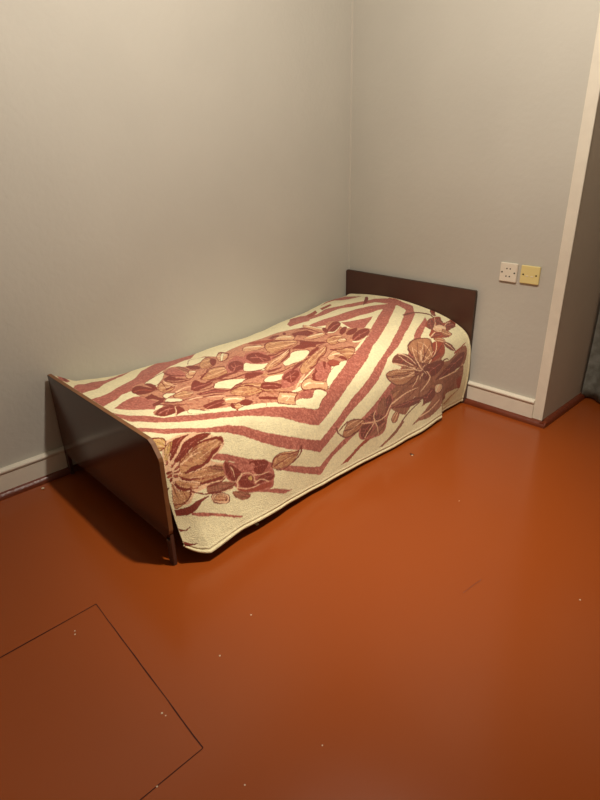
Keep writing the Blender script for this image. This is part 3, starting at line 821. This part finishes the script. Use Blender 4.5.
 ("C",1,"281,892 239,893 244,921 309,937 330,927 305,906"),
 ("B",1,"336,876 303,876 268,873 232,891 263,896 304,894"),
 ("S",1,"248,886 286,881 326,880 325,881 286,883 247,889"),
 ("S",1,"270,885 287,874 287,875 271,886"),
 ("R",1,"271,885 280,894 279,895 269,886"),
 ("S",1,"293,883 309,873 309,874 293,885"),
 ("R",1,"293,883 303,892 301,893 292,885"),
 ("B",1,"329,929 287,911 245,901 246,898 289,907 332,925"),
 ("O",1,"269,952 216,933 176,908 129,913 116,944 162,957 206,965 232,963"),
 ("L",1,"255,949 203,947 162,934 165,932 206,944 257,945"),
 ("C",1,"118,930 75,931 44,939 32,967 33,1000 151,953 119,947"),
 ("T",1,"110,964 68,948 45,942 48,940 72,945 115,960"),
 ("R",1,"119,618 60,585 16,596 38,630 2,633 12,661 59,670 62,689 96,698 141,681 149,662 123,644"),
 ("B",1,"108,617 65,590 66,609 102,643 124,638"),
 ("S",1,"70,596 98,621 118,641 117,642 95,621 69,598"),
 ("S",1,"84,611 104,616 105,618 86,615"),
 ("R",1,"86,614 82,625 81,624 83,612"),
 ("S",1,"98,624 118,628 119,629 99,626"),
 ("R",1,"100,626 95,635 94,635 98,625"),
 ("B",1,"51,601 23,602 41,632 70,633"),
 ("S",1,"45,632 42,618 42,598 45,600 45,619 49,633"),
 ("S",1,"46,625 26,611 27,611 48,625"),
 ("R",1,"46,624 65,627 66,628 48,626"),
 ("S",1,"46,618 25,600 25,599 47,616"),
 ("R",1,"45,615 65,619 65,620 47,618"),
 ("B",1,"36,636 7,637 13,661 55,666 62,656"),
 ("S",1,"14,652 31,647 57,648 58,649 33,649 16,654"),
 ("S",1,"25,651 18,637 21,638 28,652"),
 ("R",1,"28,651 48,665 46,665 26,652"),
 ("S",1,"38,650 31,636 32,636 41,651"),
 ("R",1,"40,650 59,663 59,664 38,651"),
 ("B",1,"106,636 62,633 55,654 83,671 115,658"),
 ("L",1,"105,638 65,635 58,654 83,668 112,657"),
 ("T",1,"73,662 92,657 109,649 110,651 95,659 75,664"),
 ("C",1,"61,651 76,643 96,639 98,640 79,645 64,653"),
 ("B",1,"149,669 123,663 106,677 143,679"),
 ("S",1,"111,672 130,670 150,669 151,670 131,672 112,675"),
 ("S",1,"122,673 125,665 127,666 125,674"),
 ("R",1,"124,673 134,680 134,681 123,674"),
 ("S",1,"134,672 137,664 138,664 136,673"),
 ("R",1,"135,672 145,678 144,679 135,673"),
 ("B",1,"112,514 61,523 35,559 44,590 38,588 28,554 52,515 102,503"),
 ("B",1,"2,538 0,554 25,584 26,565"),
 ("S",1,"2,540 16,561 25,581 24,581 13,560 0,540"),
 ("S",1,"8,551 24,562 24,563 8,553"),
 ("R",1,"9,553 1,556 0,555 5,550"),
 ("S",1,"14,562 30,573 30,574 14,564"),
 ("R",1,"16,565 7,567 6,566 13,562"),
 ("B",1,"144,681 111,697 115,717 141,702"),
 ("N",1,"142,683 113,697 116,715 139,702"),
 ("R",1,"113,714 133,704 141,695 142,696 135,706 115,716"),
 ("L",1,"112,712 130,701 141,690 142,690 131,702 113,714"),
 ("O",1,"110,710 126,698 138,687 139,688 127,699 112,712"),
 ("L",1,"109,709 122,694 132,687 133,688 123,695 110,710"),
 ("B",1,"118,710 91,728 76,764 106,748 121,726"),
 ("S",1,"84,755 102,733 120,713 121,714 103,734 86,756"),
 ("S",1,"95,743 95,730 95,730 98,743"),
 ("R",1,"97,742 110,741 110,742 97,744"),
 ("S",1,"106,731 104,718 105,718 109,731"),
 ("R",1,"107,730 121,729 121,730 107,732"),
 ("L",1,"115,719 96,742 82,761 81,760 94,740 112,717"),
 ("R",1,"82,775 52,763 22,749 24,745 55,758 86,768"),
 ("B",1,"149,789 130,780 119,788 117,786 131,776 152,784"),
 ("S",1,"497,896 488,871 473,845 439,836 424,822 386,806 364,811 361,847 385,879 403,926 430,933 485,921"),
 ("B",1,"491,899 485,873 461,873 450,896 465,913 484,917"),
 ("S",1,"462,879 476,892 486,911 485,912 474,893 460,881"),
 ("S",1,"468,888 484,882 484,883 468,890"),
 ("R",1,"469,889 461,906 460,906 467,889"),
 ("S",1,"475,897 490,891 490,892 475,899"),
 ("R",1,"476,898 468,915 467,915 474,898"),
 ("B",1,"472,852 439,840 434,866 460,865"),
 ("S",1,"435,850 453,853 470,860 470,861 452,854 433,853"),
 ("S",1,"444,854 456,843 457,844 445,855"),
 ("R",1,"446,854 446,867 445,867 443,855"),
 ("S",1,"454,856 466,846 467,847 456,857"),
 ("R",1,"456,856 456,869 455,870 454,857"),
 ("B",1,"433,861 422,856 400,878 410,897 431,899 439,877"),
 ("S",1,"416,863 426,876 430,894 430,894 424,877 415,865"),
 ("S",1,"420,872 436,867 436,868 420,873"),
 ("R",1,"420,873 409,888 408,888 420,872"),
 ("S",1,"424,880 440,875 440,876 423,882"),
 ("R",1,"424,882 413,897 412,896 423,881"),
 ("O",1,"446,904 413,897 395,887 407,924 430,930 460,917"),
 ("B",1,"400,902 420,918 442,926 441,928 419,920 398,904"),
 ("S",1,"403,897 426,909 446,919 446,921 425,911 401,900"),
 ("B",1,"406,893 432,900 451,912 450,913 430,902 404,895"),
 ("B",1,"388,816 371,811 366,838 383,867 396,874 396,834"),
 ("S",1,"376,814 386,837 393,868 392,868 385,838 374,816"),
 ("S",1,"381,828 393,831 393,832 380,830"),
 ("R",1,"381,830 373,846 373,846 380,829"),
 ("S",1,"386,844 398,846 398,847 385,846"),
 ("R",1,"386,845 379,861 377,861 384,845"),
 ("O",1,"423,823 392,808 398,866 426,851"),
 ("B",1,"396,816 400,843 410,865 409,866 399,844 393,817"),
 ("S",1,"401,812 410,835 419,858 418,859 409,836 400,813"),
 ("B",1,"406,808 421,828 427,852 426,853 420,829 404,810"),
 ("B",1,"543,851 523,830 487,843 474,859 496,880 535,885 551,871"),
 ("N",1,"541,852 522,833 488,844 477,859 498,878 533,884 550,870"),
 ("R",1,"482,856 510,874 530,876 530,877 509,875 480,858"),
 ("L",1,"484,851 514,864 538,871 538,872 513,866 483,854"),
 ("O",1,"487,846 519,854 542,863 541,864 519,855 485,849"),
 ("L",1,"488,842 523,844 540,854 540,855 523,846 488,844"),
 ("B",1,"572,836 564,862 537,887 497,883 499,879 537,883 560,860 567,836"),
 ("B",1,"557,850 527,835 486,847 476,860 474,859 485,844 528,831 559,846"),
 ("B",1,"542,861 513,866 490,861 490,859 514,863 543,857"),
 ("O",1,"367,850 330,813 273,795 245,808 249,873 293,859 336,861"),
 ("B",1,"250,827 289,855 329,867 329,868 287,857 249,829"),
 ("S",1,"256,818 300,836 339,851 338,853 299,837 255,821"),
 ("B",1,"263,809 312,819 349,835 348,836 311,820 261,812"),
 ("L",1,"360,849 318,839 262,840 263,837 320,834 363,844"),
 ("B",1,"370,859 336,863 280,877 242,882 252,898 296,895 356,869"),
 ("S",1,"254,888 306,875 360,864 360,865 306,877 253,890"),
 ("S",1,"285,882 305,868 306,869 286,883"),
 ("R",1,"286,881 301,888 300,889 285,883"),
 ("S",1,"315,875 335,861 335,862 316,876"),
 ("R",1,"316,874 331,881 330,882 315,877"),
 ("B",1,"376,898 358,882 342,894 353,917 369,918"),
 ("N",1,"374,898 358,884 344,895 354,914 368,916"),
 ("R",1,"347,891 353,908 361,914 360,915 352,909 345,893"),
 ("L",1,"349,889 358,903 366,913 365,914 356,905 347,891"),
 ("O",1,"352,887 363,898 370,909 369,910 362,899 349,889"),
 ("L",1,"353,885 367,894 372,903 371,904 366,895 352,887"),
 ("L",1,"440,875 460,868 484,861 484,864 460,872 440,879"),
 ("L",1,"437,878 440,855 433,840 435,838 443,853 442,876"),
 ("L",1,"441,875 458,891 479,914 477,917 456,894 438,879"),
 ("L",1,"440,879 417,883 393,877 395,874 419,879 440,874"),
 ("L",1,"441,877 431,903 430,927 428,928 428,903 437,877"),
 ("L",1,"389,875 370,850 333,837 333,835 373,846 393,871"),
 ("L",1,"109,646 65,619 38,591 40,590 66,617 111,643"),
 ("L",1,"65,657 40,641 10,639 8,637 38,638 69,655"),
 ("L",1,"122,658 147,666 154,670 154,672 146,669 122,662"),
 ("B",1,"370,742 333,764 275,779 276,777 333,762 369,739"),
 ("B",1,"182,758 150,735 123,713 125,712 152,732 186,754"),
 ("B",1,"78,655 65,669 60,690 92,692 99,676"),
 ("N",1,"78,657 69,671 62,689 89,689 97,676"),
 ("R",1,"72,690 88,682 92,673 94,674 90,684 74,693"),
 ("L",1,"69,688 82,678 89,668 91,669 84,679 72,691"),
 ("O",1,"66,686 75,673 83,664 85,665 77,674 69,688"),
 ("L",1,"64,685 68,668 76,663 78,664 69,669 66,686"),
 ("L",1,"243,740 245,712 236,682 238,682 247,712 246,740"),
 ("B",1,"236,737 227,704 206,670 207,669 229,703 239,737"),
 ("L",1,"227,740 212,711 188,683 189,682 215,710 230,739"),
 ("B",1,"219,746 200,723 174,702 176,701 202,721 222,743"),
 ("L",1,"216,754 196,742 173,731 174,729 197,739 218,751"),
 ("B",1,"208,760 179,753 148,748 149,746 180,750 209,757"),
 ("L",1,"263,745 286,720 302,693 303,694 288,722 265,747"),
 ("B",1,"266,750 302,725 329,697 330,698 303,727 267,753"),
 ("L",1,"268,758 308,743 343,724 344,725 309,745 269,761"),
 ("B",1,"272,764 307,757 341,746 342,747 308,759 272,768"),
 ("L",1,"267,773 296,775 326,772 325,774 295,778 266,777"),
 ("B",1,"260,785 281,796 304,803 303,805 279,799 258,789"),
 ("L",1,"251,795 262,812 276,826 274,827 259,814 248,798"),
 ("B",1,"204,772 179,776 152,783 152,781 179,773 204,769"),
 ("B",1,"239,802 242,828 248,853 246,854 239,829 236,804"),
 ("B",1,"224,776 219,772 216,779 221,783"),
 ("B",1,"230,788 226,784 223,791 227,795"),
 ("B",1,"243,788 239,785 236,792 239,795"),
 ("B",1,"253,777 249,773 246,780 251,783"),
 ("B",1,"256,761 251,758 249,764 253,767"),
 ("B",1,"248,750 243,747 241,753 246,756"),
 ("B",1,"236,749 231,746 229,752 233,756"),
 ("B",1,"226,760 221,757 219,763 223,766"),
]
PC = {'C': (228, 218, 176), 'S': (168, 92, 76), 'D': (122, 46, 30), 'R': (152, 70, 48), 'T': (190, 138, 94),
      'M': (186, 126, 96), 'L': (226, 184, 146), 'G': (200, 160, 98), 'O': (142, 88, 62), 'B': (118, 60, 44), 'N': (174, 120, 84), 'K': (208, 160, 120)}

def smooth_closed(p, n=5):
    p = np.array(p, float); m = len(p); out = []
    for i in range(m):
        p0, p1, p2, p3 = p[i - 1], p[i], p[(i + 1) % m], p[(i + 2) % m]
        for k in range(n):
            f = k / n
            out.append(.5 * ((2 * p1) + (-p0 + p2) * f + (2 * p0 - 5 * p1 + 4 * p2 - p3) * f ** 2 + (-p0 + 3 * p1 - 3 * p2 + p3) * f ** 3))
    return np.array(out)

def inside(x, y, poly):
    r = np.zeros(len(x), bool); n = len(poly)
    for i in range(n):
        x1, y1 = poly[i]; x2, y2 = poly[(i + 1) % n]
        if y1 == y2: continue
        c = (y1 > y) != (y2 > y)
        if not c.any(): continue
        idx = np.where(c)[0]
        r[idx] ^= x[idx] < (x2 - x1) * (y[idx] - y1) / (y2 - y1) + x1
    return r

def vnoise(a, b, seed):
    """smooth value noise on integer lattice"""
    rg = np.random.RandomState(seed); T = rg.rand(256, 256)
    ia = np.floor(a).astype(int); ib = np.floor(b).astype(int); fa = a - ia; fb = b - ib
    fa = fa * fa * (3 - 2 * fa); fb = fb * fb * (3 - 2 * fb); g = lambda i, j: T[i % 256, j % 256]
    return (g(ia, ib) * (1 - fa) + g(ia + 1, ib) * fa) * (1 - fb) + (g(ia, ib + 1) * (1 - fa) + g(ia + 1, ib + 1) * fa) * fb

def build_blanket():
    Vg, Ug = np.meshgrid(np.linspace(0, 1, NV), np.linspace(0, 1, NU), indexing='ij')
    V = Vg.ravel(); U = Ug.ravel()
    co = blanket_points(V, U)
    n = len(V)
    # soft lumps and folds of a laid blanket
    Pg = co.reshape(NV, NU, 3)
    du = np.gradient(Pg, axis=1); dv = np.gradient(Pg, axis=0)
    nr = np.cross(du, dv); nr /= np.linalg.norm(nr, axis=2)[:, :, None] + 1e-12
    nr = nr.reshape(-1, 3)
    out = nr * np.sign(nr @ np.array([.5, 0, 1.0]))[:, None]
    lump = (vnoise(V * 9, U * 6, 1) - .5) * .012 + (vnoise(V * 24, U * 13, 2) - .5) * .005 + (vnoise(V * 60, U * 40, 12) - .5) * .0012
    edge = np.minimum(1, np.minimum(V, 1 - V) * 18) * np.minimum(1, U * 12)
    lump *= edge
    # turned and stitched hem: a raised bead, then a shallow stitch groove
    L = 1.32
    dh = (1 - U) * L
    hem = .002 * np.exp(-((dh - .009) / .006) ** 2) - .0016 * np.exp(-((dh - .019) / .003) ** 2) + .0015 * np.exp(-((dh - .027) / .004) ** 2)
    d2 = V * 1.8
    hem2 = .004 * np.exp(-((d2 - .008) / .006) ** 2) - .002 * np.exp(-((d2 - .018) / .003) ** 2)
    # slack folds low on the hanging side
    side = np.clip((U - .72) / .28, 0, 1)
    fold = side ** 1.5 * .0025 * np.sin(V * 31 + 3 * vnoise(V * 5, U * 2, 5)) * np.clip((1 - V) * 8, 0, 1)
    co = co + out * (lump + hem + hem2)[:, None]
    co[:, 0] += fold
    co[:, 2] = np.maximum(co[:, 2], .008)
    co[:, 0] = np.maximum(co[:, 0], .013)
    # woven pattern
    jx = (vnoise(V * 330, U * 260, 3) - .5) * 1.7 + (vnoise(V * 120, U * 90, 8) - .5) * 1.4
    jy = (vnoise(V * 330, U * 260, 4) - .5) * 1.7 + (vnoise(V * 120, U * 90, 9) - .5) * 1.4
    X = V * 1000 + jx; Y = U * 1000 + jy
    cls = np.full(n, 0); keys = list(PC)
    for k, sm, s in PAT:
        p = np.array([[float(a) for a in q.split(',')] for q in s.split()])
        if sm: p = smooth_closed(p)
        lo_, hi = p.min(0) - 5, p.max(0) + 5
        idx = np.where((X > lo_[0]) & (X < hi[0]) & (Y > lo_[1]) & (Y < hi[1]))[0]
        if len(idx) == 0: continue
        ins = inside(X[idx], Y[idx], p); cls[idx[ins]] = keys.index(k)
    pal = np.array([lin(PC[k]) for k in keys]); col = pal[cls]
    # heathered yarn: flecks along the weft, strongest in the rose stripes
    fl = vnoise(V * 420 + U * 160, U * 210 - V * 60, 6); fl2 = vnoise(V * 500, U * 380, 7)
    amt = np.array([.20, .55, .30, .35, .42, .45, .25, .35, .40, .35, .40, .4])[cls]
    k = (fl * .6 + fl2 * .4 - .5) * 2
    col = col * (1 + amt * k * .75)[:, None]
    up = np.clip(k, 0, 1) * np.where(cls == 1, .35, np.where((cls == 4) | (cls == 5), .2, 0))
    col = col * (1 - up[:, None]) + np.array(lin((226, 178, 150))) * up[:, None]
    # brown yarn threads run through the tan flower areas
    st = vnoise(V * 260 + 30 * vnoise(V * 12, U * 12, 21), U * 90, 22) * .6 + vnoise(V * 60, U * 150, 23) * .4
    for kk, th, mx in (('T', .56, .55), ('M', .60, .55), ('L', .72, .4), ('O', .5, .35)):
        w_ = np.clip((st - th) * 9, 0, 1) * mx * (cls == keys.index(kk))
        col = col * (1 - w_[:, None]) + np.array(lin((138, 62, 42) if kk != 'O' else (190, 130, 100))) * w_[:, None]
    col = np.clip(col, 0, 1)
    me = bpy.data.meshes.new('blanket')
    i = np.arange(NV - 1)[:, None] * NU + np.arange(NU - 1)[None, :]
    q = np.stack([i, i + 1, i + 1 + NU, i + NU], -1).reshape(-1, 4)
    me.vertices.add(n); me.vertices.foreach_set('co', co.astype(np.float32).ravel())
    me.loops.add(q.size); me.loops.foreach_set('vertex_index', q.ravel().astype(np.int32))
    me.polygons.add(len(q)); me.polygons.foreach_set('loop_start', np.arange(0, q.size, 4, dtype=np.int32))
    me.polygons.foreach_set('use_smooth', np.ones(len(q), bool))
    me.update(calc_edges=True)
    at = me.color_attributes.new('weave', 'FLOAT_COLOR', 'POINT')
    at.data.foreach_set('color', np.c_[col, np.ones(n)].astype(np.float32).ravel())
    me.validate()
    m = bpy.data.materials.new('woven_blanket'); m.use_nodes = True; nt = m.node_tree; b = nt.nodes['Principled BSDF']
    b.inputs['Roughness'].default_value = .95; b.inputs['Specular IOR Level'].default_value = .15
    b.inputs['Sheen Weight'].default_value = .15; b.inputs['Sheen Roughness'].default_value = .6
    a = nt.nodes.new('ShaderNodeVertexColor'); a.layer_name = 'weave'
    nt.links.new(a.outputs['Color'], b.inputs['Base Color'])
    tc = nt.nodes.new('ShaderNodeTexCoord'); no = nt.nodes.new('ShaderNodeTexNoise')
    no.inputs['Scale'].default_value = 260; no.inputs['Detail'].default_value = 3
    nt.links.new(tc.outputs['Object'], no.inputs['Vector'])
    bp_ = nt.nodes.new('ShaderNodeBump'); bp_.inputs['Strength'].default_value = .9; bp_.inputs['Distance'].default_value = .004
    nt.links.new(no.outputs['Fac'], bp_.inputs['Height']); nt.links.new(bp_.outputs['Normal'], b.inputs['Normal'])
    o = link('blanket', me, m)
    s = o.modifiers.new('thickness', 'SOLIDIFY'); s.thickness = .006; s.offset = -1
    # make sure the outer side is the outer side
    p = me.polygons[(NV // 2) * (NU - 1) + NU // 2]
    if p.normal.z < 0: me.flip_normals()
    tag(o, 'cream blanket with rose chevron stripes and brown flowers spread over the bed', 'blanket')
    return o
build_blanket()

# ---------------------------------------------------------------- things on the back wall
M_white = mat('white_plastic', (226, 218, 200), .35, .5)
M_yel = mat('aged_yellow_plastic', (224, 208, 142), .35, .5)
M_hole = mat('dark_hole', (40, 32, 26), .8, .1)
M_screw = mat('dull_screw', (120, 104, 80), .4, .5, metallic=.8)
def plate(name, x0, x1, z0, z1, m, label, cat, holes, screws, slots=()):
    cx, cz = (x0 + x1) / 2, (z0 + z1) / 2
    t = thing(name, label, cat, (cx, 0, cz))
    w, h = (x1 - x0) / 2, (z1 - z0) / 2
    bm = bmesh.new(); box(bm, -w, w, -.011, -.0002, -h, h, .004, 3); obj('face_plate', bm, m, t)
    for x, z in holes:
        bm = bmesh.new(); cyl(bm, (x, -.0109, z), .0034, .0012); obj('pin_hole', bm, M_hole, t)
    for x, z in screws:
        bm = bmesh.new(); cyl(bm, (x, -.0112, z), .0038, .0016); s = obj('screw', bm, M_hole, t)
    for x, z in slots:
        bm = bmesh.new(); box(bm, x - .006, x + .006, -.0125, -.0105, z - .002, z + .002, .0008); obj('contact_slot', bm, M_white, t)
plate('wall_socket', .977, 1.063, .677, .766, M_white, 'white square four-hole socket on the grey wall, the left one of the pair', 'socket',
      [(-.0085, .018), (.0085, .018), (-.0085, -.018), (.0085, -.018)], [(-.031, 0), (.031, 0)])
plate('wall_socket', 1.080, 1.171, .681, .764, M_yel, 'yellowed square socket on the grey wall, right of the white one', 'socket',
      [], [(-.031, .0), (.031, .0)], [(-.012, -.006), (.012, -.006)])

# ---------------------------------------------------------------- curtain in the recess
mc = mat('mottled_grey_curtain', (138, 140, 132), .9, .1, .0, 26.0, .3, 60, rgb2=(104, 102, 92))
bm = bmesh.new(); rows = []
N = 240
for i in range(N + 1):
    x = 1.302 + 1.5 * i / N
    y = .446 + .016 * math.sin(i * .26) + .010 * math.sin(i * .11 + 1)
    rows.append([bm.verts.new((x + .006 * math.sin(i * .26 + z * 2), y + .006 * math.sin(z * 5 + i * .1), z)) for z in [.012 + 1.24 * k / 24 for k in range(25)]])
for A, B in zip(rows[:-1], rows[1:]):
    for k in range(24): bm.faces.new((A[k], A[k + 1], B[k + 1], B[k]))
cu = obj('curtain', bm, mc)
for p in cu.data.polygons: p.use_smooth = True
so = cu.modifiers.new('s', 'SOLIDIFY'); so.thickness = .003
bm = bmesh.new(); cyl(bm, (1.292 + .9, .446, 1.268), .008, 1.80, 'x'); rd = obj('curtain_rod', bm, M_leg)
rd['label'] = 'brown rod carrying the grey curtain in the recess'; rd['category'] = 'curtain rod'
tag(cu, 'mottled grey curtain hanging to the floor in the recess at the right', 'curtain')

# ---------------------------------------------------------------- crumbs on the floor
M_crumb = mat('pale_plaster_crumb', (214, 196, 164), .8)
def crumb(x, y, r, label, m=M_crumb, name='plaster_crumb', group=None, flat=.6):
    bm = bmesh.new(); bmesh.ops.create_icosphere(bm, subdivisions=2, radius=r)
    for v in bm.verts:
        v.co *= 1 + .35 * noise.noise(v.co / r * 1.3 + Vector((x * 9, y * 7, 0))); v.co.z *= flat
    lo_ = min(v.co.z for v in bm.verts)
    for v in bm.verts: v.co.z -= lo_
    o = obj(name, bm, m, None, (x, y, 0)); tag(o, label, 'crumb', group)
crumb(.905, -1.520, .007, 'small pale plaster crumb on the floor against the blanket hem')
crumb(.071, -1.995, .006, 'white paint chip on the floor by the left skirting')
for x, y in ((.912, -2.22), (.925, -2.225), (1.231, -1.815), (1.285, -1.97), (1.602, -2.135), (1.469, -2.275), (1.355, -.862), (1.897, -1.065), (1.323, -2.175), (1.335, -2.172), (1.66, -1.95)):
    crumb(x, y, random.uniform(.0016, .0026), 'tiny pale paint fleck lying on the open orange floor', name='paint_fleck', group='paint flecks scattered on the floor', flat=.35)
x, y = 1.005, -.690
bm = bmesh.new()
c = bm.verts.new((x, y, .0007)); ring = [bm.verts.new((x + .010 * math.cos(a) * (1 + .3 * math.sin(3 * a)), y + .008 * math.sin(a) * (1 + .2 * math.cos(2 * a)), .0007)) for a in [k * math.pi / 8 for k in range(16)]]
for k in range(16): bm.faces.new((c, ring[k], ring[(k + 1) % 16]))
struct('trim_7', bm, M_gap)
crumb(1.014, -.698, .004, 'tiny pale chip in the dark dent of the floor in front of the blanket')
bm = bmesh.new(); strip(bm, 1.630, -1.290, 1.640, -1.195, .0022, n=8, jit=.003); struct('trim_8', bm, mat('scratch', (112, 50, 24), .5))
